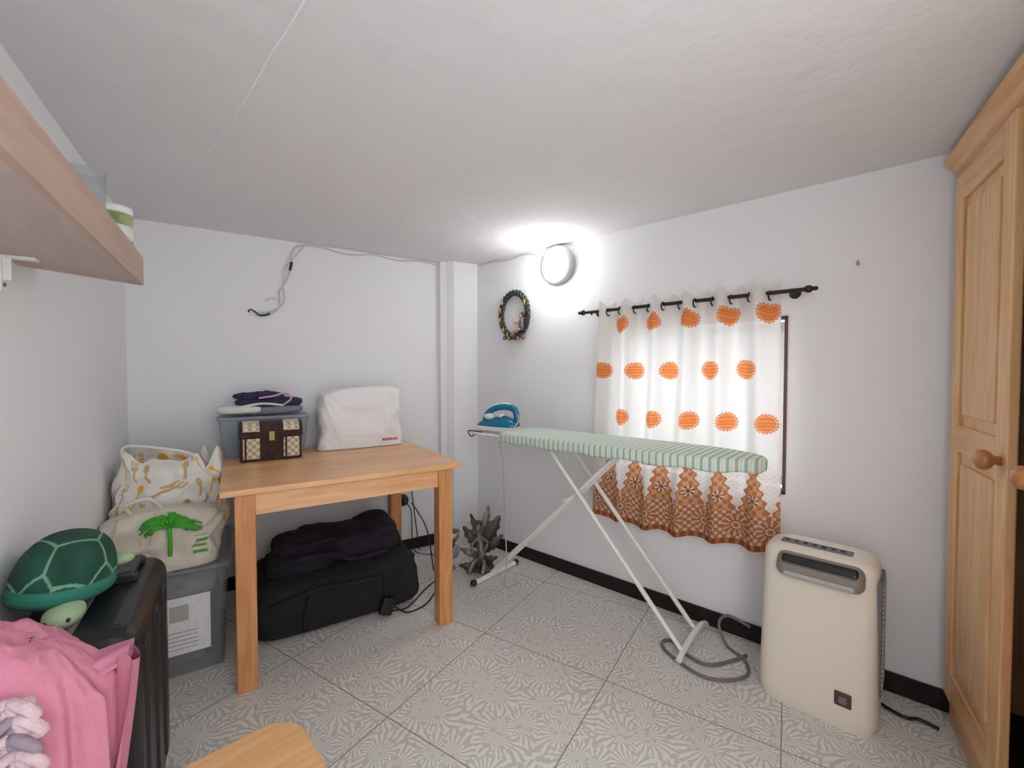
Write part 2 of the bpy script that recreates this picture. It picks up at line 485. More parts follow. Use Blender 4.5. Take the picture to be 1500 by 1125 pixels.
# ---------------------------------------------------------------- dining table
o = Obj('wooden_table', BW)
tb0, tb1, tr0, tr1, tz = .392, 1.357, .105, .965, .77
o.box((tb0, -tr1, tz-.024), (tb1, -tr0, tz), TOP, .005)
lg = .068
for bx in (tb0+.045, tb1-.045-lg):
    for ry in (tr0+.03, tr1-.016-lg):
        o.box((bx, -ry-lg, 0), (bx+lg, -ry, tz-.024), TLEG, .004)
ap = .085
o.box((tb0+.06, -tr1+.034, tz-.024-ap), (tb1-.06, -tr1+.056, tz-.024), TOP)
o.box((tb0+.06, -tr0-.06, tz-.024-ap), (tb1-.06, -tr0-.04, tz-.024), TOP)
for bx in (tb0+.058, tb1-.08):
    o.box((bx, -tr1+.05, tz-.024-ap), (bx+.022, -tr0-.05, tz-.024), TLEG)
o.finish()

# sewing machine under its soft cover
o = Obj('covered_sewing_machine', BW)
def cov(u, v):
    a = 2*pi*u
    if v < .8:
        vv = v/.8; z = tz + .002 + vv*.31; k = 1-.05*vv
    else:
        vv = (v-.8)/.2; z = tz+.312 + .032*sin(vv*pi/2); k = .95*cos(vv*pi/2*.999)**.30
    x = sp(cos(a), .25)*.240*k; y = sp(sin(a), .32)*.10*k
    top = .010*sin(x*9+.5) - .02*(x < -.12)*(abs(x)-.12)*10
    zz = z + top*max(0, (v-.5)*2)
    n = noise.noise(Vector((x*12, y*12, zz*8)))*.014 + (abs(noise.noise(Vector((x*9+3, y*9, zz*7))))*-.026) + .5*(abs(noise.noise(Vector((x*20+3+zz*14, y*9, zz*6))))*-.016)
    r = Vector((x, y, 0))
    if r.length > 1e-4: r += r.normalized()*n
    return Vector((1.062+r.x, -.205+r.y, zz))
o.grid(cov, 160, 80, COVER, cu=True)
for i in range(6):
    o.box((1.17+i*.015, -.303, tz+.035), (1.179+i*.015, -.294, tz+.047), RED)
o.tube([(.84, -.30, tz+.012), (1.08, -.312, tz+.01), (1.295, -.30, tz+.012)], .004, COVER)
o.finish()

# plastic bin with clothes
o = Obj('plastic_storage_box', BW)
def tub(o, x0, x1, y0, y1, z0, z1, m, rim, th=.004):
    ins = .02
    for q in range(2):
        dz = q*th
        def f(u, v, dz=dz):
            a = 2*pi*u; k = v
            cx, cy = (x0+x1)/2, (y0+y1)/2
            hx = (x1-x0)/2-ins*(1-k)-dz; hy = (y1-y0)/2-ins*(1-k)-dz
            return Vector((cx+sp(cos(a), .2)*hx, cy+sp(sin(a), .2)*hy, z0+(z1-z0)*k + (th if q and v == 0 else 0)))
        o.grid(f, 64, 6, m, cu=True)
    o.box((x0+ins, y0+ins, z0), (x1-ins, y1-ins, z0+th), m)
    pts = []
    for i in range(48):
        a = 2*pi*i/48
        pts.append(((x0+x1)/2+sp(cos(a), .2)*((x1-x0)/2+.004), (y0+y1)/2+sp(sin(a), .2)*((y1-y0)/2+.004), z1))
    o.tube(pts, rim, m, closed=True, n=2, seg=8)
tub(o, .375, .785, -.255, -.075, tz+.001, tz+.195, BIN2, .007)
o.box((.41, -.235, tz+.01), (.74, -.095, tz+.12), GCLOTH, .02)
o.box((.37, -.262, tz+.196), (.79, -.068, tz+.206), BIN2, .004)
o.finish()
o = Obj('folded_clothes_pile', BW)
zt = tz+.208
o.blob((.57, -.17, zt+.026), (.19, .085, .024), GCLOTH, e=.5, ez=.6, amp=.010, freq=14, seed=2, nu=90, nv=40)
o.blob((.47, -.20, zt+.032), (.10, .07, .022), WCLOTH, e=.6, ez=.7, amp=.010, freq=16, seed=5, nu=90, nv=40)
o.blob((.60, -.17, zt+.064), (.15, .075, .028), NAVY, e=.6, ez=.7, amp=.022, freq=18, seed=7, nu=90, nv=40)
o.blob((.56, -.17, zt+.098), (.11, .06, .022), NAVY, e=.6, ez=.7, amp=.024, freq=22, seed=9, nu=90, nv=40)
o.tube([(.66, -.24, zt+.05), (.70, -.235, zt+.085), (.67, -.20, zt+.11), (.62, -.235, zt+.10), (.55, -.24, zt+.09)], .005, PCLOTH)
o.tube([(.46, -.25, zt+.045), (.56, -.255, zt+.062), (.66, -.25, zt+.05)], .006, WCLOTH)
o.finish()

o = Obj('wicker_chest', BW)
x0, x1, y0, y1 = .462, .728, -.415, -.268
o.box((x0, y0, tz+.001), (x1, y1, tz+.125), WICK, .006)
n = 14
def lid(u, v):
    a = pi*v
    return Vector((x0-.004+(x1-x0+.008)*u, (y0+y1)/2-cos(a)*((y1-y0)/2+.005), tz+.128+.062*sin(a)**.6))
o.grid(lid, 4, n, WICK)
for xx in (x0-.004, x1+.004):
    pts = [lid(0, i/n) for i in range(n+1)]
    o.add([Vector((xx, p.y, p.z)) for p in pts], [list(range(n+1))], WICK)
o.box((x0-.006, y0-.008, tz+.118), (x1+.006, y1+.004, tz+.132), WICK, .003)
def lidp(xa, xb):
    def f(u, v):
        p = lid(0, .04+.5*v); c = Vector((0, (y0+y1)/2, tz+.128)); q = Vector((0, p.y-c.y, p.z-c.z)); q *= 1+.003/max(q.length, .01)
        return Vector((xa+(xb-xa)*u, c.y+q.y, c.z+q.z))
    return f
for xa, xb in ((x0+.012, x0+.082), (x1-.082, x1-.012)):
    o.box((xa, y0-.003, tz+.015), (xb, y0, tz+.112), PLAID)
    o.grid(lidp(xa, xb), 2, 10, PLAID)
    o.box(((xa+xb)/2-.028, y0-.006, tz+.0), ((xa+xb)/2-.02, y0-.002, tz+.12), WICK)
o.box(((x0+x1)/2-.012, y0-.013, tz+.10), ((x0+x1)/2+.012, y0-.006, tz+.145), GLAZE_Y, .003)
o.finish()

# ---------------------------------------------------------------- bags below table
o = Obj('black_duffel_bag', BW)
def duf(cx, cy, z0, hx, hy, h, m, seed, amp, e=.45, nz=.5):
    def f(u, v):
        a = 2*pi*u; b2 = -pi/2+pi*v
        p = Vector((sp(cos(a), e)*sp(cos(b2), nz)*hx, sp(sin(a), e)*sp(cos(b2), nz)*hy, (sp(sin(b2), nz)*.5+.5)*h))
        q = Vector((p.x*6+seed, p.y*6, p.z*7))
        n = noise.noise(q)*.7 - abs(noise.noise(q*2.3))*1.0
        k = min(1, p.z/.08)
        d = Vector((p.x, p.y, p.z-h/2)).normalized()
        p += d*n*amp*k
        p.z = max(p.z, 0)
        return Vector((cx, cy, z0))+p
    o.grid(f, 120, 70, m, cu=True)
duf(.875, -.475, 0.0, .39, .235, .265, BLACKF, 3, .03, e=.3, nz=.35)
o.tube([(.56, -.71, .18), (.75, -.725, .22), (.9, -.725, .21), (1.1, -.71, .20)], .010, BLACKF)
o.tube([(.70, -.705, .05), (.71, -.715, .15), (.74, -.69, .235), (.77, -.47, .27)], .014, BLACKF)
o.tube([(1.05, -.705, .05), (1.06, -.71, .15), (1.05, -.68, .235), (1.04, -.47, .27)], .014, BLACKF)
o.finish()
o = Obj('soft_black_backpack', BW)
duf(.90, -.40, .24, .31, .17, .145, PURPF, 11, .06)
duf(.70, -.50, .244, .15, .12, .09, BLACKF, 17, .04)
o.tube([(.56, -.52, .28), (.68, -.62, .33), (.84, -.62, .32), (.94, -.60, .27), (1.1, -.61, .285)], .013, PURPF)
o.tube([(.66, -.5, .31), (.72, -.56, .365), (.84, -.55, .37), (.88, -.5, .34)], .011, BLACKF)
o.tube([(1.0, -.5, .34), (1.1, -.52, .36), (1.19, -.45, .32), (1.20, -.52, .25)], .012, BLACKF)
o.tube([(1.0, -.3, .37), (1.08, -.3, .395), (1.16, -.3, .385), (1.2, -.3, .33)], .014, BLACKF)
o.finish()

o = Obj('power_adapter', ID)
o.box((-.645, 2.075, .018), (-.58, 2.115, .10), BLACK, .01, 3, X=Matrix.Rotation(.6, 4, 'Z') @ Matrix.Rotation(.35, 4, 'Y'))
o.tube([(-.585, 2.10, .06), (-.52, 2.13, .006), (-.44, 2.22, .006), (-.42, 2.42, .006), (-.48, 2.62, .006), (-.55, 2.76, .2), (-.66, 2.83, .345)], .004, BLACK)
o.tube([(-.595, 2.10, .03), (-.53, 2.18, .006), (-.48, 2.36, .006), (-.42, 2.55, .006), (-.46, 2.80, .006)], .0035, BLACK)
o.finish()
o = Obj('wall_socket', BW)
o.lathe((1.385, 0, .345), [(0, .03), (.03, .03), (.036, .02), (.04, 0)], BLACK, 28, kx)
o.lathe((1.385, -.03, .345), [(0, .03), (.016, .03), (.02, .0)], BLACK, 20, kx)
o.tube([(1.385, -.058, .345), (1.42, -.07, .28), (1.43, -.06, .1), (1.45, -.08, .006), (1.55, -.2, .006)], .0035, BLACK)
o.tube([(1.43, -.03, .55), (1.44, -.03, .40), (1.46, -.04, .2), (1.48, -.06, .006)], .0035, BLACK)
o.finish()

# ---------------------------------------------------------------- left pile
o = Obj('clear_storage_bin', BW)
tub(o, .03, .415, -.72, -.20, .002, .42, BIN, .010)
o.box((.06, -.64, .01), (.37, -.25, .24), BLACKF, .04, 3)
o.box((.10, -.655, .02), (.33, -.60, .16), GCLOTH, .02)
o.blob((.22, -.45, .29), (.14, .18, .06), WCLOTH, e=.6, ez=.7, amp=.02, freq=12)
o.box((.02, -.732, .412), (.425, -.19, .424), BIN, .005)
o.box((.16, -.735, .36), (.27, -.72, .41), BIN, .004)
o.finish()
o = Obj('paper_label', BW)
Xl = Matrix.Rotation(-.045, 4, 'X')
o.box((.17, -.725, .10), (.35, -.723, .32), PAPER, X=Xl)
o.box((.22, -.7265, .23), (.28, -.7255, .29), LGREY, X=Xl)
for i in range(5):
    o.box((.20, -.7275 if i > 2 else -.7290, .12+i*.016), (.31, -.7255, .124+i*.016), LGREY, X=Xl)
o.finish()

def softbag(name, cx, cy, z0, hx, hy, h, colf, seed, amp, topopen=True, M=BW, nu=220, nv=120):
    o = Obj(name, M)
    def f(u, v):
        a = 2*pi*u
        k = .90+.16*sin(min(v*1.15, 1)*pi)
        if not topopen:
            k *= cos(max(0, v-.55)/.45*pi/2*.995)**.5
        p = Vector((sp(cos(a), .55)*hx*k, sp(sin(a), .55)*hy*k, h*v if topopen else h*(sin(min(v, 1)*pi/2))))
        q = Vector((p.x*9+seed, p.y*9, p.z*8))
        n = noise.noise(q)*.8-abs(noise.noise(q*1.8))*.9
        d = Vector((p.x, p.y, 0))
        if d.length > 1e-4: d.normalize()
        p += d*n*amp*min(1, v*5)
        if topopen and v > .75:
            p.z += noise.noise(Vector((cos(a)*2+seed, sin(a)*2, 1)))*.10*(v-.75)*4*h/.4
        w = Vector((cx, cy, z0))+p
        w.x = max(w.x, .008)
        return w
    o.grid(f, nu, nv, ATTR, cu=True, col=colf)
    return o, f
cut = []
random.seed(5)
for i in range(20):
    for j in range(4):
        cut.append(((i+.5*(j % 2))/20+random.uniform(-.005, .005), .30+j*.19+random.uniform(-.02, .02), random.uniform(-.6, .6), random.choice('fsk')))
def cutcol(u, v):
    base = (.78, .765, .72)
    if .72 < u < .90 and v < .42:
        return (.07, .05, .05) if (.08 < v < .36 and (int(u*110) % 3) and int(v*16) % 2) else (.78, .62, .32)
    W, Hh = 1.1, .42
    for cu_, cv_, an, k in cut:
        x = (u-cu_)*W; y = (v-cv_)*Hh
        if abs(x) > .05 or abs(y) > .05: continue
        xx = x*cos(an)-y*sin(an); yy = x*sin(an)+y*cos(an)
        ok = abs(xx) < .0035 and -.040 < yy < .012
        if k == 's': ok = ok or (xx/.011)**2+((yy-.024)/.017)**2 < 1
        elif k == 'f': ok = ok or (abs(xx) < .011 and .01 < yy < .018) or (.01 < yy < .038 and (abs(abs(xx)-.009) < .0026 or abs(xx) < .0022))
        else: ok = ok or (-.002 < xx < .010 and 0 < yy < .040)
        if ok: return (.82, .42, .05) if (int(cu_*97+cv_*31) % 3) else (.60, .42, .20)
    return base
o, f = softbag('cutlery_print_tote_bag', .205, -.41, .426, .195, .13, .41, cutcol, 4, .035, nu=520, nv=160)
o.blob((.205, -.40, .66), (.15, .09, .12), WCLOTH, amp=.03, freq=12, e=.8)
o.blob((.15, -.42, .76), (.09, .06, .05), GLAZE_Y, amp=.02, freq=14)
o.tube([f(.62, .95), f(.62, .95)+Vector((.02, -.02, .05)), f(.80, .95)+Vector((-.02, -.03, .04)), f(.80, .95)], .006, WCLOTH)
o.finish()
def palmcol(u, v):
    base = (.72, .67, .56)
    if .80 < u < .86 and .12 < v < .36 and sin(v*90) > 0: return (.10, .38, .07)
    return base
o, f = softbag('palm_print_tote_bag', .205, -.625, .426, .19, .09, .235, palmcol, 9, .045, topopen=False, nu=240, nv=110)
GFR = mat('green_fringe', (.07, .42, .04), .8)
cpt = Vector((.225, -.735, .605))
for i in range(90):
    a = random.uniform(-.30, pi+.30)
    l = random.uniform(.05, .110)
    o.tube([cpt+Vector((0, .01, 0)), cpt+Vector((cos(a)*l*.6, -.012, sin(a)*l*.50+.01)), cpt+Vector((cos(a)*l, .0+random.uniform(-.01, .01), sin(a)*l*.50-.014))], .0036, GFR, n=3, seg=5)
o.tube([cpt+Vector((0, .01, 0)), cpt+Vector((.004, .0, -.05)), cpt+Vector((.002, .008, -.11))], .007, GFR)
o.tube([(.12, -.62, .62), (.09, -.66, .69), (.16, -.67, .71), (.20, -.63, .65)], .008, WCLOTH)
o.finish()

# suitcase
o = Obj('black_suitcase', BW)
o.box((.02, -1.62, .03), (.262, -1.12, .65), BLACK, .05, 6, smooth=False)
for y in (-1.53, -1.39, -1.25):
    o.box((.250, y-.022, .10), (.268, y+.022, .59), BLACK, .008, 3)
o.box((.125, -1.625, .04), (.15, -1.115, .655), GREY, .01)
o.box((.17, -1.34, .648), (.22, -1.32, .67), BLACK, .004); o.box((.17, -1.22, .648), (.22, -1.20, .67), BLACK, .004)
o.box((.175, -1.34, .662), (.215, -1.20, .676), BLACK, .006)
for yy in (-1.56, -1.18):
    for xx in (.06, .22):
        o.cyl((xx-.012, yy, .025), (xx+.012, yy, .025), .025, BLACK)
        o.box((xx-.018, yy-.015, .02), (xx+.018, yy+.015, .05), BLACK)
o.finish()

# turtle plush
o = Obj('turtle_plush', BW)
tcx, tcy, tz0 = .094, -1.385, .688
cells = [(0, 0)]+[(.62*cos(a*2*pi/5+.2), .62*sin(a*2*pi/5+.2)) for a in range(5)]+[(1.18*cos(a*pi/5+.1), 1.18*sin(a*pi/5+.1)) for a in range(10)]
def shp(u, v):
    a = 2*pi*u; b2 = (1-v)*pi/2
    return Vector((cos(a)*sin(b2)**.8*.090, sin(a)*sin(b2)**.8*.15, cos(b2)**.9*.118))
def shc(u, v):
    a = 2*pi*u; rr = (1-v)
    x, y = rr*cos(a), rr*sin(a)
    if rr > .93: return (.03, .22, .15)
    ds = sorted(sqrt((x-c[0])**2+(y-c[1])**2) for c in cells)
    if ds[1]-ds[0] < .035: return (.17, .36, .24)
    k = .8+.4*noise.noise(Vector((x*3, y*3, 0)))
    return (.012*k, .085*k, .055*k)
Xt = Matrix.Rotation(.14, 3, 'Y') @ Matrix.Rotation(-.12, 3, 'X')
o.grid(lambda u, v: Vector((tcx, tcy, tz0+.012)) + Xt @ shp(u, v), 200, 100, ATTR, cu=True, col=shc)
o.blob((tcx, tcy, tz0+.005), (.092, .155, .034), TURQ, X=Xt)
o.blob((tcx+.030, tcy-.135, tz0-.012), (.034, .050, .026), MINT)
o.blob((tcx+.088, tcy+.07, tz0+.022), (.030, .022, .016), MINT)
o.blob((tcx+.02, tcy+.16, tz0-.008), (.02, .035, .018), MINT)
for dx in (-.020, .016):
    o.blob((tcx+.030+dx, tcy-.178, tz0-.010), (.004, .004, .005), BLACK, nu=12, nv=8)
o.finish()

# pink garment heaped at the suitcase end
o = Obj('pink_cardigan', BW)
def pk(u, v):
    a = 2*pi*u
    x = sp(cos(a), .7); y = sp(sin(a), .7)
    if v > .72:
        w = (v-.72)/.28; k = cos(w*pi/2*.998)**.7; z = .60+.055*sin(w*pi/2)
    else:
        w = v/.72; k = 1-.06*(1-w); z = .06+.54*w
    fl = (sin(a*8+2*sin(a*2)+z*3)*.015 + sin(a*19+z*9)*.006)*(1.25-v)
    X_ = .125+x*(.112*k+fl); Y_ = -1.705+y*(.085*k+fl)
    X_ = max(X_, .012)
    z += .16*max(0, 1-X_/.22)*min(1, max(0, v-.5)*2.5) + noise.noise(Vector((X_*18, Y_*18, z*10)))*.016*(v > .3) - .012*abs(noise.noise(Vector((X_*40, Y_*30, 2))))*(v > .5)
    return Vector((X_, Y_, z))
o.grid(pk, 220, 140, PINK, cu=True)
def slv(u, v):
    a = 2*pi*u
    c = Vector((.16, -1.70, .625)).lerp(Vector((.256, -1.672, .630)), v)
    r = .040-.006*v+.005*sin(a*5+v*6)
    return c + Vector((0, cos(a)*r*1.1, sin(a)*r*.5))
o.grid(slv, 40, 16, PINK, cu=True)
def flap(u, v):
    return Vector((.212+.046*(1-v)+.014*sin(u*8+v*2), -1.66-.10*u+.014*sin(v*6), .64-.42*v-.02*sin(u*6)))
o.grid(flap, 30, 40, PINK)
o.finish()
o = Obj('chunky_knit_scarf', BW)
for j in range(7):
    for i in range(4):
        c = Vector((.050+i*.031+(j % 2)*.008, -1.806-.002*i, .475+j*.029))
        m_ = (YARN, GYARN, YARN)[(i+j) % 3]
        s_ = 1 if i % 2 else -1
        o.tube([c+Vector((-.014*s_, 0, .016)), c+Vector((.006*s_, -.010, .008)), c+Vector((.016*s_, -.004, -.012)), c+Vector((-.004*s_, .006, -.016))], .009, m_, closed=True, n=5, seg=8)
o.box((.04, -1.805, .44), (.155, -1.786, .66), YARN, .008)
o.finish()

# stool seat in foreground
SM = Matrix.Translation((-.495, .742, 0)) @ Matrix.Rotation(atan2(.69, .72), 4, 'Z')
o = Obj('wooden_stool', SM)
def rrect(h, r, n=8):
    P = []
    for cx, cy, a0 in ((h-r, h-r, 0), (-h+r, h-r, pi/2), (-h+r, -h+r, pi), (h-r, -h+r, 3*pi/2)):
        for i in range(n+1):
            a = a0+pi/2*i/n; P.append((cx+r*cos(a), cy+r*sin(a)))
    return P
o.prism(rrect(.152, .07), .414, .436, STOOL, smooth=False)
o.prism(rrect(.148, .068), .436, .44, STOOL, smooth=False)
o.prism(rrect(.148, .068), .41, .414, STOOL, smooth=False)
for sx_ in (-1, 1):
    for sy_ in (-1, 1):
        o.cyl((sx_*.105, sy_*.105, .41), (sx_*.14, sy_*.14, 0), .018, STOOL, .014)
for k in (-1, 1):
    o.cyl((-.125, k*.125, .18), (.125, k*.125, .18), .01, STOOL); o.cyl((k*.121, -.121, .22), (k*.121, .121, .22), .01, STOOL)
o.finish()

# ---------------------------------------------------------------- shelf on left wall
o = Obj('wall_shelf', BW)
o.prism([(0, -1.293), (.215, -1.14), (.215, -2.55), (0, -2.55)][::-1], 1.466, 1.486, SHELFU)
o.prism([(.205, -1.139), (.219, -1.132), (.219, -2.55), (.205, -2.55)][::-1], 1.462, 1.544, SHELF)
o.prism([(0, -1.293), (0, -1.278), (.205, -1.125), (.219, -1.132), (.205, -1.146)], 1.462, 1.50, SHELF)
for yy in (-1.37, -2.3):
    o.box((0, yy-.012, 1.385), (.005, yy+.012, 1.466), WMETAL, .001); o.box((0, yy-.012, 1.460), (.06, yy+.012, 1.466), WMETAL, .001)
    o.box((.004, yy-.003, 1.41), (.018, yy+.003, 1.462), WMETAL, .001)
    o.cyl((.004, yy, 1.40), (.008, yy, 1.40), .005, GREY, seg=12)
o.finish()
o = Obj('glass_tumbler', BW)
o.lathe((.165, -1.46, 1.4865), [(0, 0), (.026, 0), (.030, .05), (.034, .175), (.032, .175), (.028, .05), (.024, .006), (0, .006)], GLASSJ, 32)
o.finish()
o = Obj('green_jar', BW)
o.lathe((.172, -1.21, 1.4865), [(0, 0), (.034, 0), (.036, .01), (.036, .15), (.034, .155)], GREENJ, 32)
o.lathe((.172, -1.21, 1.4865), [(.034, .153), (.037, .155), (.037, .172), (.0, .174)], WHITE, 32)
o.lathe((.172, -1.21, 1.4865), [(.0365, .08), (.0368, .08), (.0368, .12), (.0365, .12)], PAPER, 32)
o.finish()

# ---------------------------------------------------------------- wall lamp
o = Obj('round_wall_lamp', RW)
o.lathe((.70, 0, 1.838), [(.10, 0), (.112, .0), (.114, .03), (.110, .045), (.088, .052)], LRING, 48, kx)
o.lathe((.70, 0, 1.838), [(.089, .047), (.084, .058), (.07, .066), (.04, .071), (0, .073)], LAMP, 48, kx)
o.finish()

o = Obj('wall_cable', BW)
o.tube([(1.63, -.006, 1.945), (1.5, -.006, 1.952), (1.35, -.006, 1.938), (1.2, -.006, 1.952), (1.05, -.006, 1.93), (.9, -.006, 1.95), (.79, -.006, 1.945), (.74, -.008, 1.90), (.73, -.01, 1.82), (.71, -.008, 1.74), (.67, -.008, 1.66), (.67, -.01, 1.58), (.62, -.01, 1.53), (.55, -.012, 1.52)], .004, CABLEW)
o.tube([(.80, -.006, 1.94), (.75, -.012, 1.87), (.70, -.01, 1.80), (.69, -.01, 1.70), (.69, -.014, 1.60), (.63, -.01, 1.55), (.55, -.01, 1.535)], .003, CABLEW)
o.tube([(.735, -.014, 1.84), (.725, -.014, 1.79)], .007, BLACK)
o.tube([(.62, -.014, 1.535), (.60, -.014, 1.525), (.57, -.014, 1.52)], .006, BLACK)
o.tube([(.57, -.014, 1.52), (.53, -.014, 1.55), (.515, -.014, 1.535)], .004, BLACK)
o.tube([(.60, -.012, 1.60), (.62, -.012, 1.62), (.65, -.012, 1.62)], .003, CABLEW)
o.finish()
o = Obj('lamp_cable', RW)
o.tube([(.02, -.006, 1.945), (.15, -.006, 1.952), (.3, -.006, 1.94), (.45, -.006, 1.95), (.60, -.02, 1.90)], .003, CABLEW)
o.finish()

# ---------------------------------------------------------------- wreath
o = Obj('braided_ceramic_wreath', RW)
wc = Vector((.365, -.028, 1.575))
for k, m_ in enumerate((GLAZE_G, GLAZE_B, GLAZE_G)):
    pts = []
    for i in range(96):
        a = 2*pi*i/96; ph = a*9+k*2*pi/3
        rr = .012*cos(ph)
        pts.append(wc+Vector(((.112+rr)*cos(a), .010*sin(ph), (.140+rr)*sin(a))))
    o.tube(pts, .0095, m_, closed=True, n=2, seg=8)
for a in (2.5, 2.9, 3.35, 3.9, 4.3, .5):
    o.blob(wc+Vector((.112*cos(a), -.018, .14*sin(a))), (.008, .006, .018), GLAZE_Y, nu=12, nv=8)
bx = wc+Vector((.078, -.02, -.10))
o.blob(bx+Vector((0, 0, .03)), (.022, .018, .04), GLAZE_P, nu=16, nv=12)
o.blob(bx+Vector((0, 0, .082)), (.014, .014, .016), SKIN, nu=16, nv=12)
o.blob(bx+Vector((.006, .004, .090)), (.018, .014, .018), GLAZE_B, nu=16, nv=12)
o.tube([bx+Vector((-.01, -.01, .05)), bx+Vector((-.04, -.02, .04)), bx+Vector((-.05, -.01, .07))], .006, SKIN)
o.tube([bx+Vector((0, -.01, .0)), bx+Vector((-.04, -.02, -.01)), bx+Vector((-.07, -.016, -.035))], .009, SKIN)
o.blob(bx+Vector((.035, .0, .05)), (.022, .005, .045), GLAZE_B, nu=16, nv=10, X=Matrix.Rotation(.5, 3, 'Y'))
for i in range(9):
    o.blob(wc+Vector((-.07+i*.019, -.012, -.148+.008*sin(i*2))), (.015, .012, .013), (GLAZE_P, GLAZE_B, GLAZE_Y, GLAZE_B)[i % 4], nu=12, nv=8, amp=.004, freq=60)
o.finish()

# ---------------------------------------------------------------- curtain + rod
o = Obj('curtain_rod', RW)
o.cyl((.93, -.085, 1.53), (1.94, -.085, 1.53), .0085, DBROWN)
for xx, sg in ((.93, -1), (1.94, 1)):
    o.blob((xx+sg*.012, -.085, 1.53), (.017, .015, .015), DBROWN, nu=20, nv=12)
    o.blob((xx+sg*.034, -.085, 1.53), (.010, .009, .009), DBROWN, nu=16, nv=10)
for xx in (.975, 1.895):
    o.cyl((xx, 0, 1.53), (xx, -.085, 1.53), .006, DBROWN); o.lathe((xx, 0, 1.53), [(0, .008), (.02, .008), (.022, 0)], DBROWN, 20, kx)
    o.tube([(xx, -.085, 1.515), (xx, -.098, 1.522), (xx, -.101, 1.53)], .005, DBROWN)
o.finish()

o = Obj('patterned_curtain', RW)
cs0, cs1, cz0, cz1 = 1.035, 1.855, .43, 1.565
NF = 5.5
fl1 = [1.155, 1.32, 1.494, 1.66, 1.815]
fl2 = [1.044, 1.223, 1.398, 1.586, 1.733]
def cpos(u, v):
    z = cz1+(cz0-cz1)*v
    flare = .045*v
    s_ = cs0-flare+(cs1-cs0+flare+.012*v)*u
    amp = .028*(1-.35*v)
    ph = 2*pi*NF*u+.35*sin(v*4+u*9)
    d = .085+amp*cos(ph)+.008*v*sin(u*31+v*5)+.004*sin(u*70+v*3)
    z += -.012*v*sin(u*5) + .006*sin(2*pi*NF*u)*v + .012*(1-v)**6*cos(2*pi*NF*u*2)
    return Vector((s_, -d, z))
OR = (.74, .21, .055); ORD = (.60, .15, .04); WH = (.80, .785, .755); BR = (.30, .10, .045); BR2 = (.52, .20, .08)
def sun(x, y, R):
    r_ = sqrt(x*x+y*y); a = atan2(y, x)
    edge = R*(.93+.07*sin(a*20))
    if r_ > edge: return None
    if .74*R < r_ < .80*R: return (.80, .50, .35)
    return OR if sin(y*420) > -.80 else (.78, .36, .18)
LC = (.72, .58, .46)
def ccol(u, v):
    z = cz1+(cz0-cz1)*v
    s_ = cs0-.045*v+(cs1-cs0+.045*v+.012*v)*u
    for row, zz in ((fl1, 1.45), (fl2, 1.212), (fl1, .977)):
        if abs(z-zz) < .05:
            for c in row:
                q = sun((s_-c)*1.0, z-zz, .045)
                if q: return q
    P = .136
    if z < .80:
        ph = ((s_-1.02) / P) % 1.0 - .5
        x = ph*P
        top = .78
        w = .012+.060*max(0, min(1, (top-z)/.24))
        w += .007*sin(z*150)
        if z < .585:
            x2 = (((s_-.95)/P) % 1.0-.5)*P
            zz = .515
            r_ = sqrt(x2*x2+(z-zz)**2); a = atan2(z-zz, x2)
            if r_ < .050:
                if r_ < .010: return BR2
                if r_ < .017: return LC
                if r_ < .021: return BR
                return BR2 if sin(a*12) > -.55 else LC
            if z < .455: return BR if sin(s_*180) > -.3 else BR2
            return BR2 if (sin(s_*200)*sin(z*200) > -.1) else LC
        if abs(x) < w and z < top:
            e_ = w-abs(x)
            if e_ < .009: return BR2
            r_ = sqrt(x*x+(z-.645)**2)
            if r_ < .026:
                return BR if (r_ < .008 or sin(atan2(z-.645, x)*7) > .1) else LC
            q = sin(x*170)*sin(z*150)
            return BR2 if q > .05 else (.66, .38, .22)
        if sin(s_*260)*sin(z*260) > .72: return (.72, .60, .50)
    return WH
o.grid(cpos, 420, 560, CURT, col=ccol)
for i in range(11):
    u = (i+.5)/(2*NF)
    if u < .99:
        p = cpos(u, .031)
        pts = [Vector((p.x+.003*cos(q/12*2*pi), p.y+.016*cos(q/12*2*pi), p.z+.019*sin(q/12*2*pi))) for q in range(12)]
        o.tube(pts, .0035, DBROWN, closed=True, n=2, seg=6)
o.finish()

# ---------------------------------------------------------------- ironing board
o = Obj('ironing_board', RW)
bs0, bs1, bd, bz = .605, 1.86, .305, .88
def outline(u):
    n2 = u*2
    side = 1 if n2 < 1 else -1
    w = n2 if n2 < 1 else 2-n2
    x = .5-.5*cos(pi*w)
    if x < .06: hw = .165*(1-((.06-x)/.06)**3)**(1/3)
    elif x < .60: hw = .165
    else: hw = .165*max(0, 1-((x-.60)/.40)**3.0)**.58
    return x, side*hw
lay = [(.90, .832), (.975, .828), (1.0, .838), (1.0, .868), (.985, .877), (.95, .880), (.6, .881), (.01, .881)]
def brd(u, v):
    k, z = lay[min(len(lay)-1, int(round(v*(len(lay)-1))))]
    x, h = outline(u)
    wob = .004*sin(u*90)*(k > .97)*(z < .85)
    xc = (bs0+bs1)/2
    return Vector((xc+(bs0+x*(bs1-bs0)-xc)*(1-(1-k)*(.25 if k > .9 else 1)), -bd+h*k, z+wob))
o.grid(brd, 200, len(lay)-1, STRIPE, cu=True)
o.box((bs0+.03, -bd-.12, .836), (bs1-.28, -bd+.12, .844), WMETAL)
for dd in (.275, .335):
    o.cyl((.457, -dd, .03), (1.28, -dd, .84), .0105, WMETAL)
for dd in (.215, .395):
    o.cyl((1.566, -dd+.06, .03), (.895, -dd, .84), .0105, WMETAL)
o.cyl((.457, -.13, .016), (.457, -.47, .016), .015, WMETAL)
for dd in (.12, .48):
    o.blob((.457, -dd, .018), (.018, .022, .018), BLACK, nu=16, nv=10)
